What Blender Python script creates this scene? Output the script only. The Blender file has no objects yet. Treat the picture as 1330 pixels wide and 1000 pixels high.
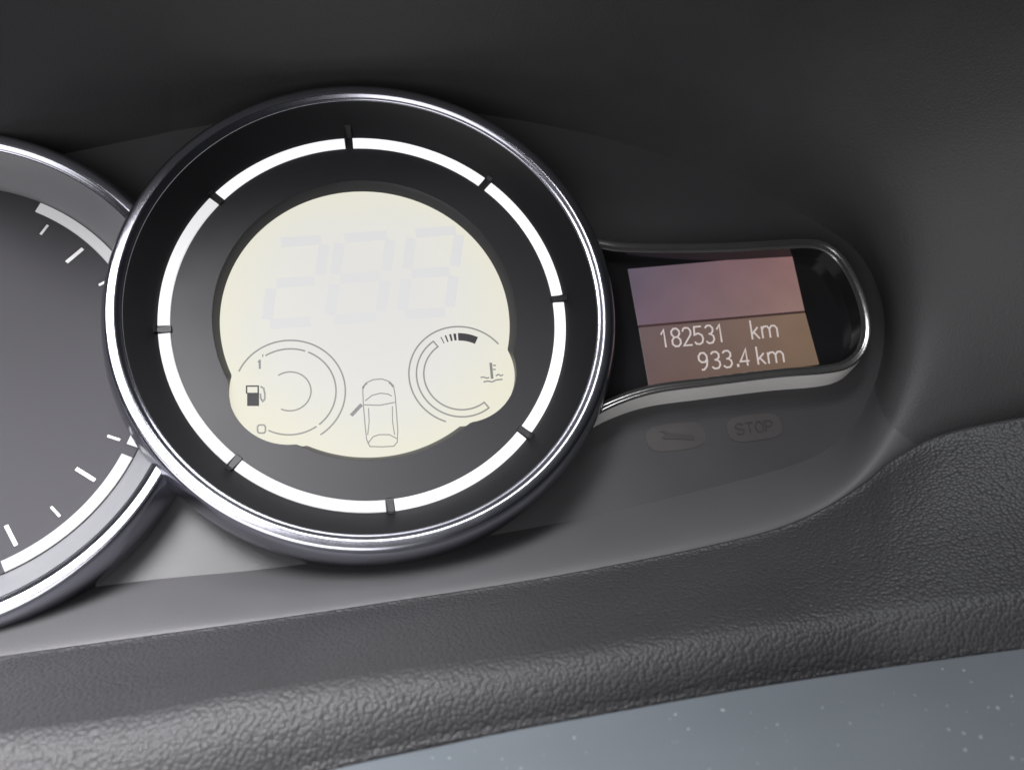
import bpy, math, random
from mathutils import Vector, Matrix
from mathutils.bvhtree import BVHTree
random.seed(4)
scene = bpy.context.scene
COL = scene.collection
PI = math.pi

# ------------------------------------------------------------------ frame, camera, light
# Everything is measured in millimetres in the frame of the big round dial (x right, y up along the
# dial face, z out of the face towards the driver), then turned so that the face leans back 35 degrees.
T = math.radians(35)
MM = 0.001
G = Matrix(((1, 0, 0), (0, math.sin(T), -math.cos(T)), (0, math.cos(T), math.sin(T))))
CAM = Vector((-15.95577, -103.56771, 247.86838))
R = Matrix(((0.97673350, 0.09193417, -0.19375185),
            (-0.14847603, 0.94179860, -0.30161277),
            (0.15474670, 0.32336280, 0.93353626)))      # columns: camera right, up, back in dial axes
FPX = 1300.0

cam = bpy.data.cameras.new('camera')
cam.sensor_width = 36.0
cam.sensor_fit = 'HORIZONTAL'
cam.lens = 36.0 * FPX / 1330.0
cam.clip_start = 0.01
cam.clip_end = 20
cam.dof.use_dof = True
cam.dof.focus_distance = 0.262
cam.dof.aperture_fstop = 15.0
camo = bpy.data.objects.new('camera', cam)
COL.objects.link(camo)
camo.matrix_world = Matrix.Translation((G @ CAM) * MM) @ (G @ R).to_4x4()
scene.camera = camo

world = bpy.data.worlds.new('World')
scene.world = world
world.use_nodes = True
bg = world.node_tree.nodes['Background']
bg.inputs['Color'].default_value = (0.78, 0.82, 0.92, 1)
bg.inputs['Strength'].default_value = 0.02

scene.view_settings.view_transform = 'Standard'
scene.view_settings.look = 'None'
scene.view_settings.exposure = 0
scene.view_settings.gamma = 1


def area_light(name, pos, target, sx, sy, power, color, spread=180):
    l = bpy.data.lights.new(name, 'AREA')
    l.shape = 'RECTANGLE'
    l.size, l.size_y = sx, sy
    l.energy = power
    l.color = color
    l.spread = math.radians(spread)
    o = bpy.data.objects.new(name, l)
    COL.objects.link(o)
    p = G @ Vector(pos) * MM
    t = G @ Vector(target) * MM
    o.location = p
    o.rotation_euler = (t - p).to_track_quat('-Z', 'Y').to_euler()


# daylight: a shaft through the driver's side window on the lower left, the cabin behind; plus an added overhead fill for the ledge ridge
area_light('side_window_light', (-212, 82, 305), (-131, -76, 0), 0.28, 0.20, 0.74, (0.99, 0.98, 1.0), 40)
area_light('cabin_light', (-260, -300, 480), (30, -40, 0), 0.6, 0.45, 3.2, (1.0, 0.99, 1.0))
area_light('overhead_fill_light', (80, 420, 480), (40, -90, 30), 0.5, 0.16, 4.4, (0.96, 0.98, 1.0))  # added fill lamp overhead, brightens the ledge; no real window stands there


# ------------------------------------------------------------------ helpers
def at(px, py, z):
    """The point of the dial frame at height z that the photograph shows at this pixel."""
    d = R @ Vector(((px - 665) / FPX, -(py - 500) / FPX, -1.0))
    return CAM + d * ((z - CAM.z) / d.z)


def srgb(r, g, b):
    f = lambda c: (c / 255 / 12.92) if c / 255 <= 0.04045 else ((c / 255 + 0.055) / 1.055) ** 2.4
    return (f(r), f(g), f(b), 1.0)


def obj(name, verts, faces, mat, parent=None, origin=(0, 0, 0), smooth=True, sharp=35, label=None):
    o3 = Vector(origin)
    me = bpy.data.meshes.new(name)
    me.from_pydata([tuple((Vector(v) - o3) * MM) for v in verts], [], faces)
    me.validate()
    if smooth:
        me.shade_smooth()
        me.set_sharp_from_angle(angle=math.radians(sharp))
    me.materials.append(mat)
    ob = bpy.data.objects.new(name, me)
    COL.objects.link(ob)
    if parent is not None:
        ob.parent = parent
    else:
        ob.matrix_world = Matrix.Translation((G @ o3) * MM) @ G.to_4x4()
    if label:
        ob['label'] = label
    return ob


def thing(name, label, cat, origin=(0, 0, 0), group=None):
    e = bpy.data.objects.new(name, None)
    e.empty_display_size = 0.01
    COL.objects.link(e)
    e.matrix_world = Matrix.Translation((G @ Vector(origin)) * MM) @ G.to_4x4()
    e['label'] = label
    e['category'] = cat
    if group:
        e['group'] = group
    return e


def tag(o, label, cat, group=None):
    o['label'] = label
    o['category'] = cat
    if group:
        o['group'] = group


def lathe(prof, c=(0, 0, 0), n=224, keep=None, a0=0.0, a1=2 * PI):
    """Revolve (r, z) pairs about the axis through c; keep(x, y) drops faces whose centre fails."""
    full = abs(a1 - a0 - 2 * PI) < 1e-6
    cols = n if full else n + 1
    vs, fs = [], []
    for r, z in prof:
        for i in range(cols):
            a = a0 + (a1 - a0) * i / n
            vs.append(Vector((c[0] + r * math.cos(a), c[1] + r * math.sin(a), c[2] + z)))
    for j in range(len(prof) - 1):
        for i in range(n):
            k = (i + 1) % cols
            f = (j * cols + i, j * cols + k, (j + 1) * cols + k, (j + 1) * cols + i)
            if keep:
                m = sum((vs[q] for q in f), Vector()) / 4
                if not keep(m.x, m.y):
                    continue
            fs.append(f)
    return vs, fs


def ribbon(pts, w, z0, z1, closed=False, wfun=None):
    """A flat raised line along (x, y) points, mitred at its corners."""
    P = [Vector((p[0], p[1])) for p in pts]
    n = len(P)
    vs, fs = [], []
    for i in range(n):
        a = P[(i - 1) % n] if (closed or i > 0) else P[i]
        b = P[(i + 1) % n] if (closed or i < n - 1) else P[i]
        d1 = (P[i] - a).normalized() if (P[i] - a).length > 1e-9 else None
        d2 = (b - P[i]).normalized() if (b - P[i]).length > 1e-9 else None
        d = ((d1 or d2) + (d2 or d1))
        d = d.normalized() if d.length > 1e-6 else (d1 or d2)
        nn = Vector((-d.y, d.x))
        ref = d2 or d1
        s = 1 / max(0.5, abs(d.dot(ref)))
        h = 0.5 * (wfun(i / (n - 1)) if wfun else w) * s
        for sgn in (1, -1):
            q = P[i] + nn * h * sgn
            vs.append((q.x, q.y, z0))
            vs.append((q.x, q.y, z1))
    for i in range(n if closed else n - 1):
        a, b = 4 * i, 4 * ((i + 1) % n)
        fs += [(a + 1, b + 1, b + 3, a + 3)[::-1], (a, b, b + 1, a + 1)[::-1], (a + 3, b + 3, b + 2, a + 2)[::-1]]
    if not closed:
        e = 4 * (n - 1)
        fs += [(0, 1, 3, 2), (e, e + 2, e + 3, e + 1)]
    return vs, fs


def slab(pts, z0, z1):
    n = len(pts)
    vs = [(p[0], p[1], z0) for p in pts] + [(p[0], p[1], z1) for p in pts]
    fs = [tuple(range(n, 2 * n))] + [(i, (i + 1) % n, n + (i + 1) % n, n + i) for i in range(n)]
    return vs, fs


def join(*parts):
    V, F = [], []
    for vs, fs in parts:
        o = len(V)
        V += list(vs)
        F += [tuple(i + o for i in f) for f in fs]
    return V, F


def arc(c, r, a0, a1, n=48):
    return [(c[0] + r * math.cos(math.radians(a0 + (a1 - a0) * i / n)),
             c[1] + r * math.sin(math.radians(a0 + (a1 - a0) * i / n))) for i in range(n + 1)]


def cr(p0, p1, p2, p3, t):
    return 0.5 * ((2 * p1) + (p2 - p0) * t + (2 * p0 - 5 * p1 + 4 * p2 - p3) * t * t + (3 * p1 - p0 - 3 * p2 + p3) * t ** 3)


def spline(pts, k, closed=False):
    """Catmull-Rom through the points, k steps per span."""
    n = len(pts)
    out = []
    for i in range(n if closed else n - 1):
        if closed:
            q = [pts[(i + j) % n] for j in (-1, 0, 1, 2)]
        else:
            q = [pts[max(i - 1, 0)], pts[i], pts[i + 1], pts[min(i + 2, n - 1)]]
        for s in range(k):
            out.append(cr(*q, s / k))
    if not closed:
        out.append(pts[-1].copy())
    return out


def resample(pts, n):
    L = [0.0]
    for a, b in zip(pts, pts[1:]):
        L.append(L[-1] + (b - a).length)
    out, j = [], 0
    for i in range(n):
        d = L[-1] * i / (n - 1)
        while j < len(L) - 2 and L[j + 1] < d:
            j += 1
        t = (d - L[j]) / max(L[j + 1] - L[j], 1e-9)
        out.append(pts[j].lerp(pts[j + 1], min(max(t, 0), 1)))
    return out


def loft(rows, nu, nv):
    """rows: curves of 3-D points, all with the same count; smooth surface through them."""
    rows = [spline(r, nu) for r in rows]
    m = len(rows[0])
    cols = [spline([r[i] for r in rows], nv) for i in range(m)]
    k = len(cols[0])
    vs = [cols[i][j] for j in range(k) for i in range(m)]
    fs = [(j * m + i, (j + 1) * m + i, (j + 1) * m + i + 1, j * m + i + 1) for j in range(k - 1) for i in range(m - 1)]
    return vs, fs


# ------------------------------------------------------------------ materials
def mat(name, base, rough=0.4, metal=0.0, spec=0.5, vary=0.12, vscale=60, bump=0.0, bscale=900, bkind='noise',
        rvary=0.06, emit=None, estr=0.0, coat=0.0):
    m = bpy.data.materials.new(name)
    m.use_nodes = True
    nt = m.node_tree
    N, Lk = nt.nodes, nt.links
    b = N['Principled BSDF']
    b.inputs['Metallic'].default_value = metal
    b.inputs['Specular IOR Level'].default_value = spec
    b.inputs['Coat Weight'].default_value = coat
    b.inputs['Coat Roughness'].default_value = 0.08
    tc = N.new('ShaderNodeTexCoord')
    nz = N.new('ShaderNodeTexNoise')
    nz.inputs['Scale'].default_value = vscale
    nz.inputs['Detail'].default_value = 5
    Lk.new(tc.outputs['Object'], nz.inputs['Vector'])
    mx = N.new('ShaderNodeMix')
    mx.data_type = 'RGBA'
    mx.inputs[6].default_value = tuple(c * (1 - vary) for c in base[:3]) + (1,)
    mx.inputs[7].default_value = tuple(min(1, c * (1 + vary)) for c in base[:3]) + (1,)
    Lk.new(nz.outputs['Fac'], mx.inputs[0])
    Lk.new(mx.outputs[2], b.inputs['Base Color'])
    mr = N.new('ShaderNodeMapRange')
    mr.inputs['To Min'].default_value = max(0.02, rough - rvary)
    mr.inputs['To Max'].default_value = min(1, rough + rvary)
    Lk.new(nz.outputs['Fac'], mr.inputs['Value'])
    Lk.new(mr.outputs['Result'], b.inputs['Roughness'])
    if bump:
        bp = N.new('ShaderNodeBump')
        bp.inputs['Strength'].default_value = bump
        if bkind == 'noise':
            n2 = N.new('ShaderNodeTexNoise')
            n2.inputs['Scale'].default_value = bscale
            n2.inputs['Detail'].default_value = 3
            Lk.new(tc.outputs['Object'], n2.inputs['Vector'])
            Lk.new(n2.outputs['Fac'], bp.inputs['Height'])
            bp.inputs['Distance'].default_value = 0.0003
        Lk.new(bp.outputs['Normal'], b.inputs['Normal'])
    if emit:
        b.inputs['Emission Color'].default_value = emit
        b.inputs['Emission Strength'].default_value = estr
    return m


def leather_mat():
    """Moulded soft-touch grain: small rounded pebbles with creases between them."""
    m = mat('grained_soft_plastic', (0.024, 0.0235, 0.0255), 0.53, spec=0.38, vary=0.2, vscale=35)
    nt = m.node_tree
    N, Lk = nt.nodes, nt.links
    b = N['Principled BSDF']
    tc = N.new('ShaderNodeTexCoord')
    wob = N.new('ShaderNodeTexNoise')
    wob.inputs['Scale'].default_value = 500
    Lk.new(tc.outputs['Object'], wob.inputs['Vector'])
    add = N.new('ShaderNodeVectorMath')
    add.operation = 'MULTIPLY_ADD'
    add.inputs[1].default_value = (0.0002,) * 3
    Lk.new(wob.outputs['Color'], add.inputs[0])
    Lk.new(tc.outputs['Object'], add.inputs[2])
    v = N.new('ShaderNodeTexVoronoi')
    v.feature = 'F1'
    v.inputs['Scale'].default_value = 1080
    Lk.new(add.outputs[0], v.inputs['Vector'])
    v2 = N.new('ShaderNodeTexNoise')
    v2.inputs['Scale'].default_value = 2600
    v2.inputs['Detail'].default_value = 2
    Lk.new(tc.outputs['Object'], v2.inputs['Vector'])
    inv = N.new('ShaderNodeMath')
    inv.operation = 'MULTIPLY_ADD'
    inv.inputs[1].default_value = -3.0
    sq = N.new('ShaderNodeMath')
    sq.operation = 'POWER'
    sq.inputs[1].default_value = 1.8
    Lk.new(v.outputs['Distance'], sq.inputs[0])
    Lk.new(sq.outputs[0], inv.inputs[0])
    Lk.new(v2.outputs['Fac'], inv.inputs[2])
    bp = N.new('ShaderNodeBump')
    bp.inputs['Strength'].default_value = 1.0
    bp.inputs['Distance'].default_value = 0.00008
    Lk.new(inv.outputs[0], bp.inputs['Height'])
    Lk.new(bp.outputs['Normal'], b.inputs['Normal'])
    return m


def lcd_mat():
    """Backlit cream LCD, yellower towards its rim."""
    m = bpy.data.materials.new('cream_backlit_lcd')
    m.use_nodes = True
    nt = m.node_tree
    N, Lk = nt.nodes, nt.links
    b = N['Principled BSDF']
    b.inputs['Base Color'].default_value = (0.02, 0.02, 0.02, 1)
    b.inputs['Roughness'].default_value = 0.6
    b.inputs['Specular IOR Level'].default_value = 0.08
    tc = N.new('ShaderNodeTexCoord')
    mp = N.new('ShaderNodeVectorMath')
    mp.operation = 'LENGTH'
    nz = N.new('ShaderNodeTexNoise')
    nz.inputs['Scale'].default_value = 55
    nz.inputs['Detail'].default_value = 2
    Lk.new(tc.outputs['Object'], nz.inputs['Vector'])
    off = N.new('ShaderNodeVectorMath')
    off.operation = 'ADD'
    off.inputs[1].default_value = (0.0, -0.002, 0.0)
    Lk.new(tc.outputs['Object'], off.inputs[0])
    Lk.new(off.outputs[0], mp.inputs[0])
    ad = N.new('ShaderNodeMath')
    ad.operation = 'MULTIPLY_ADD'
    ad.inputs[1].default_value = 0.012
    Lk.new(nz.outputs['Fac'], ad.inputs[0])
    Lk.new(mp.outputs['Value'], ad.inputs[2])
    rp = N.new('ShaderNodeValToRGB')
    e = rp.color_ramp.elements
    e[0].position = 0.018
    e[0].color = srgb(228, 227, 224)
    e[1].position = 0.046
    e[1].color = srgb(236, 233, 214)
    k = rp.color_ramp.elements.new(0.033)
    k.color = srgb(231, 230, 223)
    Lk.new(ad.outputs[0], rp.inputs['Fac'])
    Lk.new(rp.outputs['Color'], b.inputs['Emission Color'])
    b.inputs['Emission Strength'].default_value = 0.95
    return m


def odo_mat(name, c00, c10, c01, c11):
    """Lit matrix screen, tinted differently towards each corner (generated coordinates)."""
    m = bpy.data.materials.new(name)
    m.use_nodes = True
    nt = m.node_tree
    N, Lk = nt.nodes, nt.links
    b = N['Principled BSDF']
    b.inputs['Base Color'].default_value = (0.02, 0.018, 0.018, 1)
    b.inputs['Roughness'].default_value = 0.3
    uv = N.new('ShaderNodeUVMap')
    sp = N.new('ShaderNodeSeparateXYZ')
    Lk.new(uv.outputs['UV'], sp.inputs[0])

    def mix(a, c, fac):
        x = N.new('ShaderNodeMix')
        x.data_type = 'RGBA'
        for s, val in ((6, a), (7, c)):
            if isinstance(val, tuple):
                x.inputs[s].default_value = val
            else:
                Lk.new(val, x.inputs[s])
        Lk.new(fac, x.inputs[0])
        return x.outputs[2]
    lo = mix(c00, c10, sp.outputs['X'])
    hi = mix(c01, c11, sp.outputs['X'])
    full = mix(lo, hi, sp.outputs['Y'])
    nz = N.new('ShaderNodeTexNoise')
    nz.inputs['Scale'].default_value = 90
    tc = N.new('ShaderNodeTexCoord')
    Lk.new(tc.outputs['Object'], nz.inputs['Vector'])
    sc = N.new('ShaderNodeMapRange')
    sc.inputs['To Min'].default_value = 0.74
    sc.inputs['To Max'].default_value = 1.0
    Lk.new(nz.outputs['Fac'], sc.inputs['Value'])
    Lk.new(full, b.inputs['Emission Color'])
    Lk.new(sc.outputs['Result'], b.inputs['Emission Strength'])
    return m


def glow(name, c, s):
    m = mat(name, (0.12, 0.12, 0.12), 0.5, vary=0.02, emit=c, estr=s)
    return m


M = {}
M['chrome'] = mat('chrome', (0.38, 0.38, 0.43), 0.20, metal=1.0, vary=0.04, rvary=0.05, bump=0.02, bscale=300)
M['frame_metal'] = mat('satin_chrome', (0.42, 0.41, 0.405), 0.2, metal=0.95, vary=0.06, rvary=0.06, bump=0.03, bscale=700)
M['cone'] = mat('gloss_black_plastic', (0.009, 0.009, 0.010), 0.42, spec=0.14, vary=0.15, bump=0.05, bscale=1500)
M['sheen_cone'] = mat('painted_sheen_plastic', (0.15, 0.15, 0.16), 0.5, metal=0.1, vary=0.05)  # pale base colour stands in for light reflected off the wall
M['plate'] = mat('dark_dial_plate', (0.021, 0.0205, 0.023), 0.52, spec=0.24, vary=0.1, bump=0.06, bscale=2200)
M['tach_plate'] = mat('matt_dark_dial_plate', (0.035, 0.034, 0.038), 0.75, spec=0.2, vary=0.1)
M['tick'] = mat('white_print', (0.6, 0.6, 0.6), 0.6)
M['chamfer'] = mat('dark_display_bevel', (0.018, 0.018, 0.020), 0.40, spec=0.5)
M['divider'] = mat('matt_black_divider', (0.008, 0.008, 0.009), 0.6)
M['lcd'] = lcd_mat()
M['lcd_line'] = mat('grey_lcd_line', (0.06, 0.06, 0.06), 0.6, spec=0.08, emit=(0.27, 0.265, 0.25, 1), estr=0.75)
M['lcd_dark'] = mat('black_lcd_segment', (0.02, 0.02, 0.022), 0.6, spec=0.08, emit=(0.03, 0.03, 0.032, 1), estr=1.0)
M['lcd_mid'] = mat('mid_grey_lcd_segment', (0.1, 0.1, 0.1), 0.6, spec=0.08, emit=(0.12, 0.12, 0.115, 1), estr=0.8)
M['ghost'] = mat('faint_lcd_segment', (0.02, 0.02, 0.02), 0.6, spec=0.08, emit=srgb(225, 225, 225), estr=0.945)
M['panel'] = mat('smooth_dark_panel', (0.040, 0.039, 0.041), 0.47, spec=0.4, vary=0.08, bump=0.10, bscale=2600)
M['shroud_lit'] = mat('smooth_shroud_lit', (0.051, 0.050, 0.053), 0.56, spec=0.4, vary=0.08, bump=0.14, bscale=2400)  # shroud plastic with its base colour lightened where daylight falls
M['shroud_shaded'] = mat('smooth_shroud_shaded', (0.034, 0.0335, 0.035), 0.6, spec=0.45, vary=0.15, bump=0.35, bscale=1500)  # shroud plastic with its base colour darkened for the shade under the hood
M['leather'] = leather_mat()
M['column'] = mat('blue_grey_plastic', (0.094, 0.107, 0.120), 0.6, spec=0.4, vary=0.10, vscale=40, bump=0.12, bscale=1500)
M['dust'] = mat('pale_dust', (0.20, 0.22, 0.23), 0.8)
M['frame_side'] = mat('satin_silver_paint', (0.74, 0.73, 0.71), 0.42, metal=0.1, vary=0.06, bump=0.05, bscale=1500)
M['black_glass'] = mat('black_gloss_panel', (0.012, 0.012, 0.013), 0.16, spec=0.5, vary=0.1)
M['lamp_off'] = mat('unlit_warning_lamp', (0.050, 0.0455, 0.045), 0.45, vary=0.12, vscale=120)
M['lamp_icon'] = mat('unlit_lamp_symbol', (0.033, 0.031, 0.031), 0.5)
M['split'] = mat('dark_screen_split', (0.02, 0.012, 0.012), 0.4, emit=srgb(62, 44, 44), estr=0.8)
M['odo_text'] = glow('lit_screen_text', srgb(206, 192, 188), 0.8)

# ------------------------------------------------------------------ cluster back panel with its unlit lamps
panel = thing('instrument_panel', 'smooth dark panel behind the dials with two unlit oblong warning lamps', 'instrument panel', (0, 0, -9))
vs, fs = slab([(-230, -104), (190, -104), (190, 100), (-230, 100)], -12, -9)
obj('panel_face', vs, fs, M['panel'], panel, (0, 0, -9), smooth=False)


def lozenge(cx, cy, hw, hh, z0, z1, ang, label):
    c = at(cx, cy, z1)
    ca, sa = math.cos(ang), math.sin(ang)
    pts = []
    for k in range(40):
        a = 2 * PI * k / 40
        x, y = math.cos(a), math.sin(a)
        x = hw * math.copysign(abs(x) ** 0.55, x)
        y = hh * math.copysign(abs(y) ** 0.7, y)
        pts.append((c.x + ca * x - sa * y, c.y + sa * x + ca * y))
    vs, fs = slab(pts, z0, z1)
    return obj('warning_lamp', vs, fs, M['lamp_off'], panel, (0, 0, -9), smooth=False, label=label), c


lamp, c = lozenge(878, 567, 8.6, 3.9, -9.2, -8.85, 0.02, 'left oblong lamp with a spanner symbol')
wr = [(c.x + x, c.y + y) for x, y in ((-4.6, 1.9), (-3.0, 2.2), (-1.6, 1.2), (4.4, 0.1), (5.4, -0.6), (4.9, -1.5), (-1.8, -0.5), (-3.0, -0.5), (-4.2, 0.2), (-2.9, 0.7), (-3.2, 1.4))]
vs, fs = slab(wr, -8.86, -8.7)
obj('spanner_symbol', vs, fs, M['lamp_icon'], lamp, (0, 0, -9), smooth=False)
lamp, c = lozenge(980, 555, 8.2, 3.8, -9.2, -8.85, 0.02, 'right oblong lamp lettered STOP')
GL = {  # stroke letters in a unit box
    'S': [[(1, .85), (.75, 1), (.25, 1), (0, .85), (0, .65), (.25, .52), (.75, .48), (1, .35), (1, .15), (.75, 0), (.25, 0), (0, .15)]],
    'T': [[(0, 1), (1, 1)], [(.5, .97), (.5, 0)]],
    'O': [[(.3, 0), (0, .3), (0, .7), (.3, 1), (.7, 1), (1, .7), (1, .3), (.7, 0), (.3, 0)]],
    'P': [[(0, 0), (0, 1), (.7, 1), (1, .85), (1, .62), (.7, .48), (.05, .48)]],
    '1': [[(.15, .74), (.5, 1), (.5, 0)]],
    '8': [[(.3, .52), (.02, .68), (.02, .86), (.3, 1), (.7, 1), (.98, .86), (.98, .68), (.7, .52), (.3, .52), (0, .36), (0, .14), (.3, 0), (.7, 0), (1, .14), (1, .36), (.7, .52)]],
    '2': [[(.02, .8), (.15, .95), (.4, 1), (.75, .97), (.97, .8), (.92, .58), (0, 0), (1, 0)]],
    '5': [[(.95, 1), (.12, 1), (.05, .55), (.5, .62), (.9, .5), (1, .3), (.85, .08), (.5, 0), (.15, .04), (0, .16)]],
    '3': [[(.04, .88), (.3, 1), (.7, 1), (.96, .85), (.93, .65), (.65, .53), (.4, .52)], [(.62, .53), (.95, .4), (1, .2), (.75, .02), (.3, 0), (0, .13)]],
    '9': [[(.97, .62), (.7, .45), (.3, .45), (.03, .6), (.03, .82), (.3, 1), (.7, 1), (.97, .82), (.97, .5), (.85, .2), (.5, 0), (.2, 0)]],
    '4': [[(.75, 0), (.75, 1), (0, .28), (1, .28)]],
    '.': [[(.35, .02), (.65, .02), (.65, .1), (.35, .1)]],
    'k': [[(0, 0), (0, 1.08)], [(.9, .66), (.06, .3)], [(.3, .4), (1, 0)]],
    'm': [[(0, 0), (0, .68)], [(0, .5), (.15, .66), (.36, .66), (.5, .5), (.5, 0)], [(.5, .5), (.65, .66), (.86, .66), (1, .5), (1, 0)]],
}
parts = []
for k, ch in enumerate('STOP'):
    for st in GL[ch]:
        parts.append(ribbon([(c.x - 5.6 + 2.95 * k + 2.2 * x, c.y - 1.5 + 3.0 * y) for x, y in st], 0.42, -8.86, -8.7))
vs, fs = join(*parts)
obj('stop_lettering', vs, fs, M['lamp_icon'], lamp, (0, 0, -9), smooth=False)

# ------------------------------------------------------------------ round dials
RIM = [(60.3, 8.1), (60.4, 8.45), (60.6, 8.6), (60.85, 8.65), (61.3, 8.95), (61.8, 9.25), (62.1, 9.38), (62.5, 9.42), (63.6, 9.42),
       (64.1, 9.36), (64.5, 9.15), (64.9, 8.7), (65.25, 8.0), (65.6, 7.0), (66.2, 4.6), (66.6, 2.6), (66.7, 0.5), (66.4, -2.0), (66.0, -9.5)]


def barrel(root, c, keep=None, cone='cone'):
    vs, fs = lathe(RIM, c, 256, keep)
    obj('chrome_rim', vs, fs, M['chrome'], root, c, sharp=50)
    vs, fs = lathe([(53.5, -0.5), (53.6, 0.0), (54.3, 0.9), (57.2, 4.6), (60.0, 7.9), (60.35, 8.2)], c, 256, keep)
    obj('inner_wall', vs, fs, M[cone], root, c)


LOBES = (((-21.82, -18.27), 15.4), ((22.68, -17.79), 14.75))


def lobed(a, r0):
    u = Vector((math.cos(a), math.sin(a)))
    r = r0
    for (cx, cy), lr in LOBES:
        cc = Vector((cx, cy))
        b = u.dot(cc)
        d = b * b - cc.length_squared + lr * lr
        if d > 0:
            r = max(r, b + math.sqrt(d))
    return r


dial = thing('speedometer', 'large round dial with chrome rim, white segmented ring and cream display', 'gauge', (0, 0, 0), None)
barrel(dial, (0, 0, 0))
n = 400
A_ = [2 * PI * i / n for i in range(n)]
ring = lambda rf, z: [(rf(a) * math.cos(a), rf(a) * math.sin(a), z) for a in A_]


def strips(*loops):
    vs = [p for l in loops for p in l]
    fs = [(j * n + i, (j + 1) * n + i, (j + 1) * n + (i + 1) % n, j * n + (i + 1) % n) for j in range(len(loops) - 1) for i in range(n)]
    return vs, fs


vs, fs = strips(ring(lambda a: 53.3, -0.15), ring(lambda a: lobed(a, 40.1), -0.15))
obj('dial_plate', vs, fs, M['plate'], dial, sharp=60)
wv, wf = lathe([(53.6, 0.0), (54.3, 0.9), (57.2, 4.6), (60.0, 7.9)])
wv, wf = join((vs, fs), (wv, wf))
dial_tree = BVHTree.FromPolygons([tuple(v) for v in wv], wf)
vs, fs = strips(ring(lambda a: lobed(a, 40.1), -0.15), ring(lambda a: lobed(a, 39.9), -0.35), ring(lambda a: lobed(a, 38.4), -3.3))
obj('display_bevel', vs, fs, M['chamfer'], dial, sharp=40)
outer = ring(lambda a: lobed(a, 38.4) + 0.8, -3.2)
lcd = obj('display', outer + [(0, 0, -3.2)], [(i, (i + 1) % n, n) for i in range(n)], M['lcd'], dial, smooth=False)

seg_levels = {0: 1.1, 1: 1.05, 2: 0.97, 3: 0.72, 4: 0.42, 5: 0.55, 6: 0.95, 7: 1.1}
for k in range(8):
    a0, a1 = 45 * k + 1.25, 45 * k + 43.75
    vs, fs = [], []
    m = 40
    for i in range(m + 1):
        a = math.radians(a0 + (a1 - a0) * i / m)
        for r, z in ((50.4, -0.15), (50.5, 0.35), (53.4, 0.35), (53.5, -0.15)):
            vs.append((r * math.cos(a), r * math.sin(a), z))
    for i in range(m):
        for j in range(3):
            fs.append((4 * i + j, 4 * i + 4 + j, 4 * i + 5 + j, 4 * i + 1 + j)[::-1])
    fs += [(0, 1, 2, 3), (4 * m + 3, 4 * m + 2, 4 * m + 1, 4 * m)]
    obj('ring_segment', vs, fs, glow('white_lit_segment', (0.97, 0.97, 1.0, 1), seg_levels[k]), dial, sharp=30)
for k in range(8):
    a = math.radians(45 * k)
    u, w = Vector((math.cos(a), math.sin(a), 0)), Vector((-math.sin(a), math.cos(a), 0))
    hw = 0.85
    prof = [(49.9, -0.15), (50.2, 0.42), (53.5, 0.45)] + ([(55.8, 3.3), (56.1, 2.9)] if k == 2 else [(54.3, 1.3), (54.5, 1.0)])
    vs = [u * r + w * (hw * s) + Vector((0, 0, z)) for s in (1, -1) for r, z in prof]
    p = len(prof)
    fs = [(i, i + 1, p + i + 1, p + i) for i in range(p - 1)] + [tuple(range(p))[::-1], tuple(range(p, 2 * p))]
    obj('segment_divider', vs, fs, M['divider'], dial, smooth=False)

# --- what the cream display shows
Z0, Z1 = -3.19, -3.12


def zoomA(l):   # points read off the fuel gauge
    return [at(290 + x / 5.553, 420 + y / 5.553, Z1).xy for x, y in l]


def zoomB(l):   # points read off the car and temperature gauge
    return [at(440 + x / 5.32, 420 + y / 5.32, Z1).xy for x, y in l]


LW = 0.40
fc = (-22.0, -18.5)
vs, fs = join(ribbon(arc(fc, 14.1, 152, -62), LW, Z0, Z1), ribbon(arc(fc, 11.7, 118, 66), LW, Z0, Z1), ribbon(arc(fc, 11.7, 62, -56), LW, Z0, Z1),
              ribbon(arc(fc, 11.7, -60, -122), LW, Z0, Z1), ribbon(arc(fc, 5.3, 120, -120), LW * 0.9, Z0, Z1))
obj('fuel_scale', vs, fs, M['lcd_line'], lcd, smooth=False)
vs, fs = join(ribbon(zoomA([(168, 505), (168, 452), (252, 452), (252, 505)]), 0.36, Z0, Z1), slab(zoomA([(172, 595), (258, 595), (258, 500), (172, 500)]), Z0, Z1))
obj('fuel_pump_symbol', vs, fs, M['lcd_dark'], lcd, smooth=False)
vs, fs = join(ribbon(zoomA([(268, 455), (292, 468), (300, 510), (298, 548), (284, 562), (270, 540), (268, 505)]), 0.45, Z0, Z1))
obj('fuel_hose_symbol', vs, fs, M['lcd_mid'], lcd, smooth=False)
vs, fs = join(ribbon(zoomA([(263, 262), (263, 328)]), 0.55, Z0, Z1), ribbon(zoomA([(250, 282), (263, 262)]), 0.3, Z0 + .01, Z1 + .01),
              ribbon(zoomA([(285, 222), (285, 242)]), 0.3, Z0, Z1),
              ribbon(zoomA([(258, 732), (294, 732), (304, 745), (304, 778), (294, 790), (258, 790), (247, 778), (247, 745)]), 0.4, Z0, Z1, closed=True))
obj('fuel_scale_figures', vs, fs, M['lcd_mid'], lcd, smooth=False)
tcn = (22.75, -18.2)
ti = 9.85
to = 11.8
band = arc(tcn, to, 121, 302) + arc(tcn, ti, 302, 121)[0:]
vs, fs = join(ribbon(arc(tcn, 13.8, 34, 246), LW, Z0, Z1), ribbon(band, LW, Z0, Z1, closed=True))
obj('temperature_scale', vs, fs, M['lcd_line'], lcd, smooth=False)
pcs = [slab(arc(tcn, to + .1, 59, 86, 14) + arc(tcn, ti - .1, 86, 59, 14), Z0, Z1)]
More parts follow.
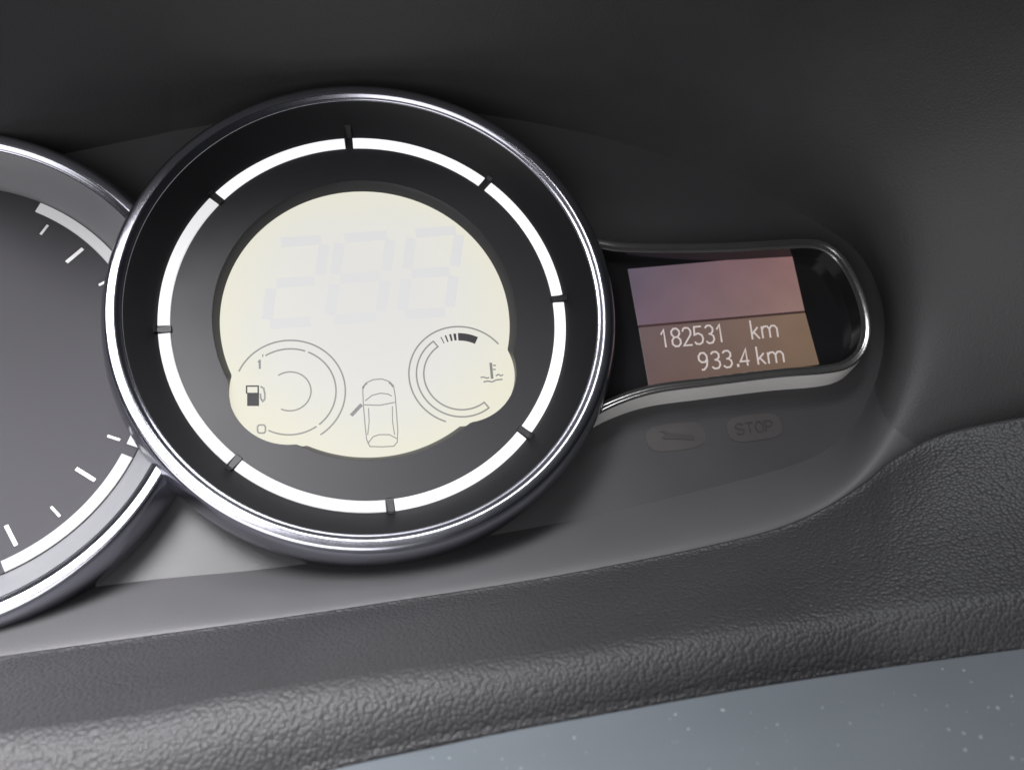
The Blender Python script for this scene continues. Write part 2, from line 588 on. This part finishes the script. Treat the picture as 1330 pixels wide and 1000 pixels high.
for a, w in ((91, 2.4), (97, 2.0), (103.5, 1.6), (110, 1.2)):
    pcs.append(slab(arc(tcn, to, a - w, a + w - 1.2, 3) + arc(tcn, ti, a + w - 1.2, a - w, 3), Z0, Z1))
vs, fs = join(*pcs)
obj('temperature_bar', vs, fs, M['lcd_dark'], lcd, smooth=False)
vs, fs = join(ribbon(zoomB([(1050, 272), (1060, 382)]), 0.72, Z0, Z1), ribbon(zoomB([(1066, 290), (1086, 290)]), 0.32, Z0, Z1), ribbon(zoomB([(1066, 318), (1084, 318)]), 0.32, Z0, Z1),
              ribbon(zoomB([(980, 374), (1000, 370), (1020, 378), (1040, 374)]), 0.32, Z0, Z1), ribbon(zoomB([(1086, 362), (1104, 352), (1120, 362), (1136, 354)]), 0.32, Z0, Z1),
              ribbon(zoomB([(1000, 404), (1030, 398), (1060, 404), (1090, 390), (1132, 386)]), 0.34, Z0, Z1))
obj('coolant_symbol', vs, fs, M['lcd_mid'], lcd, smooth=False)
vs, fs = join(ribbon(zoomB([(165, 440), (170, 560), (182, 700), (192, 800), (215, 850), (300, 852), (380, 848), (404, 820), (408, 740), (398, 600), (390, 500), (378, 430), (350, 402), (300, 384), (240, 388), (190, 410)]), 0.27, Z0, Z1, closed=True),
              ribbon(zoomB([(182, 535), (230, 497), (290, 482), (340, 488), (366, 502)]), 0.27, Z0, Z1),
              ribbon(zoomB([(176, 562), (280, 566), (388, 545)]), 0.27, Z0, Z1),
              ribbon(zoomB([(206, 585), (210, 680), (200, 770)]), 0.25, Z0, Z1), ribbon(zoomB([(370, 572), (372, 680), (386, 770)]), 0.25, Z0, Z1),
              ribbon(zoomB([(200, 830), (238, 782), (280, 768), (350, 768), (402, 796)]), 0.27, Z0, Z1))
obj('car_outline', vs, fs, M['lcd_line'], lcd, smooth=False)
vs, fs = join(ribbon(zoomB([(86, 636), (120, 600), (158, 560)]), 0.95, Z0, Z1), ribbon(zoomB([(166, 452), (180, 424), (196, 414)]), 0.4, Z0 + .03, Z1 + .03), ribbon(zoomB([(346, 408), (366, 424), (374, 440)]), 0.4, Z0 + .03, Z1 + .03))
obj('open_door_mark', vs, fs, M['lcd_mid'], lcd, smooth=False)
# unlit seven-segment figures, barely darker than the display
SEG = {'a': ((.08, 1), (.92, 1)), 'b': ((1, .94), (1, .56)), 'c': ((1, .44), (1, .06)), 'd': ((.08, 0), (.92, 0)), 'e': ((0, .06), (0, .44)), 'f': ((0, .56), (0, .94)), 'g': ((.1, .5), (.9, .5))}
pcs = []
for (x0, w, s) in ((352, 62, 'abged'), (434, 66, 'abcdefg'), (527, 62, 'abcdefg')):
    for ch in s:
        (xa, ya), (xb, yb) = SEG[ch]
        q = []
        for x, y in ((xa, ya), (xb, yb)):
            q.append(at(x0 + w * x + 14 * y - 6, 414 - 106 * y - 0.07 * (x0 + w * x - 460), Z0).xy)
        pcs.append(ribbon(q, 2.9, -3.2, -3.17))
vs, fs = join(*pcs)
obj('unlit_speed_figures', vs, fs, M['ghost'], lcd, smooth=False)

# --- neighbouring dial, tucked behind the big one
tc_ = (-108.0, -6.0, -4.0)
outside = lambda x, y: math.hypot(x, y) > 65.2
tach = thing('tachometer', 'round dial with chrome rim and inner wall coloured pale for reflected light, cut off at the left edge', 'gauge', tc_)
barrel(tach, tc_, outside, 'sheen_cone')
vs, fs = lathe([(53.3, -0.1), (20.0, -0.1), (0.5, -0.1)], tc_, 200, outside)
obj('dial_plate', vs, fs, M['tach_plate'], tach, tc_)
for k in range(3):
    a0, a1 = -71 + 45 * k, -29 + 45 * k
    m = 40
    vs, fs = [], []
    for i in range(m + 1):
        a = math.radians(a0 + (a1 - a0) * i / m)
        for r, z in ((50.4, -0.1), (50.5, 0.3), (53.2, 0.3), (53.3, -0.1)):
            vs.append((tc_[0] + r * math.cos(a), tc_[1] + r * math.sin(a), tc_[2] + z))
    for i in range(m):
        for j in range(3):
            f = (4 * i + j, 4 * i + 4 + j, 4 * i + 5 + j, 4 * i + 1 + j)[::-1]
            q = sum((Vector(vs[t_]) for t_ in f), Vector()) / 4
            if outside(q.x, q.y):
                fs.append(f)
    if fs:
        obj('ring_segment', vs, fs, glow('white_lit_segment', (0.97, 0.97, 1.0, 1), 0.4), tach, tc_, sharp=30)

for k in range(10):
    a = math.radians(-66 + 13.5 * k)
    u, w = Vector((math.cos(a), math.sin(a), 0)), Vector((-math.sin(a), math.cos(a), 0))
    c3 = Vector(tc_)
    if not outside(*(c3 + u * 48.5).xy):
        continue
    ln, hw = (5.5, 0.45) if k % 2 == 0 else (3.2, 0.3)
    q4 = [(c3 + u * r + w * (hw * sg)).xy for r, sg in ((48.5, -1), (48.5, 1), (48.5 - ln, 1), (48.5 - ln, -1))]
    vs, fs = slab(q4, tc_[2] - 0.1, tc_[2] + 0.05)
    obj('scale_tick', vs, fs, M['tick'], tach, tc_, smooth=False)

# ------------------------------------------------------------------ trip computer pod
pod = thing('trip_display', 'chrome framed oblong screen right of the big dial, showing 182531 km', 'display', tuple(at(950, 410, -6)))
po = tuple(at(950, 410, -6))
top = [(690, 288), (735, 300), (781, 310.6), (814, 315), (886, 316), (958, 314.5), (1012, 311.7), (1055, 310.6), (1081, 319), (1102, 340), (1120, 374), (1130, 408),
       (1131, 437), (1122, 461), (1103, 477), (1073, 484), (1012, 489), (922, 500), (850, 510), (796, 528), (760, 549), (715, 580)]
path = spline([Vector(at(x, y, 0.0).xy) for x, y in top], 10)
path = resample(path, 220)
prof = [(3.0, -6.2), (2.75, -3.0), (2.6, -0.9), (2.35, -0.55), (1.9, -0.75), (1.1, -0.5), (0.55, 0.0), (0.15, -0.05), (-0.15, -0.6), (-0.7, -4.0), (-1.3, -9.3)]   # inward offset, z
vs, fs = [], []
m = len(path)
nrm = []
for i in range(m):
    d = (path[min(i + 1, m - 1)] - path[max(i - 1, 0)]).normalized()
    nrm.append(Vector((d.y, -d.x)))           # path runs clockwise: inward is to the right
for off, z in prof:
    for i in range(m):
        q = path[i] + nrm[i] * off
        vs.append((q.x, q.y, z))
for j in range(len(prof) - 1):
    for i in range(m - 1):
        fs.append((j * m + i, j * m + i + 1, (j + 1) * m + i + 1, (j + 1) * m + i))
kf = (len(prof) - 3) * (m - 1)
kb = 2 * (m - 1)
obj('frame_lining', vs, fs[:kb], M['black_glass'], pod, po, sharp=50)
obj('chrome_frame', vs, fs[kb:kf], M['frame_metal'], pod, po, sharp=50)
obj('frame_side', vs, fs[kf:], M['frame_side'], pod, po, sharp=50)
inner = [path[i] + nrm[i] * 2.9 for i in range(m)]
vs = [(q.x, q.y, -6.1) for q in inner]
obj('gloss_panel', vs, [tuple(range(m))], M['black_glass'], pod, po, smooth=False)
ZS = -5.7
corners = {k: at(*v, ZS) for k, v in dict(tl=(816, 349.5), tr=(1028.5, 330.5), ml=(829.5, 422.5), mr=(1045, 403.5), bl=(843, 500), br=(1064, 473)).items()}


def screen_part(name, a, b, c_, d, m_, label):
    """quad a (bottom left), b (bottom right), c (top right), d (top left) with UVs, slightly thick"""
    P = [corners[k] if isinstance(k, str) else k for k in (a, b, c_, d)]
    vs = [(p.x, p.y, ZS) for p in P] + [(p.x, p.y, -6.15) for p in P]
    fs = [(0, 1, 2, 3)] + [(i, i + 4, (i + 1) % 4 + 4, (i + 1) % 4) for i in range(4)]
    o = obj(name, vs, fs, m_, pod, po, smooth=False, label=label)
    uv = o.data.uv_layers.new(name='UVMap')
    co = ((0, 0), (1, 0), (1, 1), (0, 1))
    for poly in o.data.polygons:
        for li in poly.loop_indices:
            uv.data[li].uv = co[o.data.loops[li].vertex_index % 4]
    return o


dn = Vector((0, 0.28, 0))
screen_part('screen', 'ml', 'mr', 'tr', 'tl', odo_mat('mauve_lit_screen', srgb(110, 90, 105), srgb(146, 116, 108), srgb(98, 88, 104), srgb(140, 104, 104)), 'upper blank mauve half of the screen')
low = screen_part('screen', 'bl', 'br', corners['mr'] - dn * 2.7, corners['ml'] - dn * 2.7, odo_mat('brown_lit_screen', srgb(104, 82, 80), srgb(122, 100, 80), srgb(106, 88, 90), srgb(128, 104, 86)), 'lower brown half of the screen with two lines of figures')
vs = [(p.x, p.y, ZS - 0.04) for p in (corners['ml'] - dn * 3.0, corners['mr'] - dn * 3.0, corners['mr'] + dn * .2, corners['ml'] + dn * .2)]
obj('screen_split', vs, [(0, 1, 2, 3)], M['split'], pod, po, smooth=False)


def screen_text(spec, base, h, name):
    x0, y0, sl = base
    pcs = []
    k = 0
    for ch, xa, xb in spec:
        for st in GL[ch]:
            q = []
            for x, y in st:
                X = xa + (xb - xa) * x
                Y = y * h
                zx, zy = X - 0.15 * Y + 0.075 * h, y0 + sl * (X - x0) - Y
                q.append(at(800 + zx / 4.75, 320 + zy / 4.75, ZS).xy)
            k += 1
            pcs.append(ribbon(q, 0.50, ZS - .02, ZS + .05 + .004 * (k % 3)))
    vs, fs = join(*pcs)
    obj(name, vs, fs, M['odo_text'], low, po, smooth=False)


screen_text([('1', 272, 330), ('8', 345, 395), ('2', 413, 465), ('5', 482, 535), ('3', 552, 602), ('1', 615, 675), ('k', 835, 880), ('m', 900, 992)], (310, 622, -.0925), 108, 'odometer_figures')
screen_text([('9', 512, 565), ('3', 588, 640), ('3', 660, 712), ('.', 730, 760), ('4', 765, 820), ('k', 872, 918), ('m', 938, 1030)], (520, 762, -.0925), 102, 'trip_figures')

# ------------------------------------------------------------------ shroud round the cluster, with the hood
A = [(-250, 808), (167, 755), (340, 738), (500, 716), (660, 690), (800, 662), (900, 638), (1000, 612), (1060, 590), (1105, 555), (1135, 500), (1148, 440), (1143, 385),
     (1115, 330), (1060, 290), (940, 233), (820, 190), (690, 160), (560, 143), (420, 143), (245, 168), (167, 184), (-250, 270)]
B = [(-250, 893, 6), (167, 829, 6), (340, 806, 6), (500, 783, 6), (660, 758, 6), (800, 734, 6), (900, 713, 6), (1000, 689, 6), (1065, 662, 6), (1122, 620, 8), (1166, 560, 10), (1196, 480, 12),
     (1200, 390, 14), (1182, 300, 18), (1130, 205, 24), (1000, 120, 28), (850, 66, 32), (690, 34, 34), (560, 20, 35), (420, 20, 35), (245, 36, 34), (167, 46, 33), (-250, 110, 26)]
Cc = [(-250, 930, -4), (167, 866, -4), (340, 843, -4), (500, 820, -4), (660, 795, -4), (800, 771, -4), (900, 750, -4), (1000, 726, -4), (1085, 700, -4), (1185, 672, -4), (1300, 640, 2), (1420, 560, 14), (1500, 430, 32), (1520, 260, 52), (1470, 70, 70), (1290, -90, 84),
      (900, -230, 98), (690, -260, 100), (560, -270, 100), (420, -270, 100), (245, -260, 100), (167, -250, 100), (-250, -190, 96)]
shroud = thing('cluster_shroud', 'smooth dark hood curving over and around the dials', 'dashboard hood', (0, 0, -9))
rowA = [at(x, y, -9.3) for x, y in A]
rowA2 = [a.lerp(at(*b), 0.06) + Vector((0, 0, -0.3)) for a, b in zip(rowA, B)]
rowB = [at(*b) for b in B]
rowC = [at(*c_) for c_ in Cc]
vs, fs = loft([rowA, rowB, rowC], 8, 12)
nc = 8 * (len(A) - 1)
cut = 8 * 10  # one continuous piece, divided so its two colours carry light and shade
obj('lower_shroud', vs, [f for i, f in enumerate(fs) if i % nc < cut], M['shroud_lit'], shroud, (0, 0, -9), sharp=70)
obj('hood_lining', vs, [f for i, f in enumerate(fs) if i % nc >= cut], M['shroud_shaded'], shroud, (0, 0, -9), sharp=70)

# ------------------------------------------------------------------ grained ledge below
X = [-260, -40, 167, 300, 420, 540, 660, 780, 900, 1000, 1066, 1122, 1166, 1240, 1400, 1560]
P0 = [893, 858, 829, 811, 794, 776, 758, 737, 713, 689, 662, 627, 592, 560, 532, 515]
P2 = [985, 955, 930, 903, 885, 868, 855, 838, 820, 807, 799, 791, 785, 776, 757, 738]
P4 = [1180, 1120, 1066, 1030, 1003, 975, 951, 929, 907.5, 890.5, 880, 872, 865.5, 855, 834, 814]


LIFT = [0] * 10 + [1, 3, 6, 12, 22, 30]     # the ledge comes forward where it turns up at the right


def row(ys, z, dy=0, k=1.0):
    return [at(x, y + dy, z + k * l) for x, y, l in zip(X, ys, LIFT)]


mixr = lambda a, b, t: [p + (q - p) * t for p, q in zip(a, b)]
SPAN = [min(1.0, 100.0 / (q - p)) for p, q in zip(P0, P2)]


def front(t, z, dy=0, k=0.5):
    return [at(x, y + dy, 38.8 + (z - 38.8) * s_ + k * l) for x, y, l, s_ in zip(X, mixr(P2, P4, t), LIFT, SPAN)]


rows = [row(P0, 2, 3), row(P0, 7.2, 0), row(mixr(P0, P2, .10), 10.0, 0, .93), row(mixr(P0, P2, .5), 24, 0, .55), row(mixr(P0, P2, .78), 33, 0, .46), row(mixr(P0, P2, .93), 37.2, 0, .47),
        row(P2, 38.8, 0, .5), front(.10, 40.2), front(.24, 41.2), front(.5, 41.6), front(.85, 40.6), front(1, 39.2, 6), front(1, 28, 40)]
vs, fs = loft(rows, 12, 10)
ledge_tree = BVHTree.FromPolygons([tuple(v) for v in vs], fs)
ledge = obj('dashboard_ledge', vs, fs, M['leather'], None, tuple(at(660, 855, 40)), sharp=80)
tag(ledge, 'grained dark grey soft plastic ledge running below the dials', 'dashboard ledge')

# ------------------------------------------------------------------ steering column cover with dust
cx0 = tuple(at(900, 960, 60))
cover = thing('column_cover', 'blue grey plastic cover with pale dust specks in the lower right corner', 'column cover', cx0)
XC = [-260, 100, 300, 440, 560, 660, 780, 900, 1000, 1163, 1400, 1560]
YC = [1175, 1083, 1034, 998, 972, 951, 929, 907.5, 890.5, 866, 834, 816]
rc = lambda z, dy: [at(x, y + dy, z) for x, y in zip(XC, YC)]
rows = [rc(34, 25), rc(44, 4), rc(48, 0), rc(50, 6), rc(60, 70), rc(72, 190), rc(80, 330)]
vs, fs = loft(rows, 10, 10)
shell = BVHTree.FromPolygons([tuple(v) for v in vs], fs)
obj('cover_shell', vs, fs, M['column'], cover, cx0, sharp=80)


def dust(name, tree, spots, sizes, parent, origin):
    pcs = []
    for x, y in spots:
        ray = (at(x, y, 0) - CAM).normalized()
        hit = tree.ray_cast(CAM, ray)
        if hit[0] is None:
            continue
        nv = hit[1] if hit[1].dot(ray) < 0 else -hit[1]
        t1 = nv.orthogonal().normalized()
        t2 = nv.cross(t1)
        s_ = random.choice(sizes)
        ex, a0, nn = random.uniform(0.6, 1.6), random.random() * 6, 7
        vsd = [hit[0] + nv * s_ * 0.45]
        for i in range(nn):
            a = a0 + 2 * PI * i / nn
            vsd.append(hit[0] + t1 * (s_ * ex * math.cos(a) * random.uniform(.6, 1.1)) + t2 * (s_ * math.sin(a) * random.uniform(.6, 1.1)) - nv * 0.05)
        pcs.append((vsd, [(0, 1 + i, 1 + (i + 1) % nn) for i in range(nn)]))
    vs, fs = join(*pcs)
    d = obj(name, vs, fs, M['dust'], parent, origin, smooth=False)
    d['kind'] = 'stuff'


random.seed(11)
spots = []
for k in range(150):
    x = random.uniform(500, 1330)
    spots.append((x, 982 - (x - 500) * 0.176 + random.uniform(8, 150)))
dust('dust_specks', shell, spots, (0.12, 0.16, 0.2, 0.25, 0.32, 0.5), cover, cx0)
spots = [(random.uniform(0, 1330), random.uniform(640, 1000)) for k in range(130)]
dust('dust_specks', ledge_tree, spots, (0.06, 0.08, 0.1, 0.14), ledge, tuple(at(660, 855, 40)))
spots = []
for k in range(110):
    a, r = random.uniform(-2.6, 0.4), random.uniform(40.5, 59.8)
    p = Vector((r * math.cos(a), r * math.sin(a), 0 if r < 53.6 else (r - 53.6) * 1.25))
    q = R.transposed() @ (p - CAM)
    spots.append((665 + FPX * q.x / -q.z, 500 - FPX * q.y / -q.z))
dust('dust_specks', dial_tree, spots, (0.05, 0.06, 0.08, 0.1), dial, (0, 0, 0))
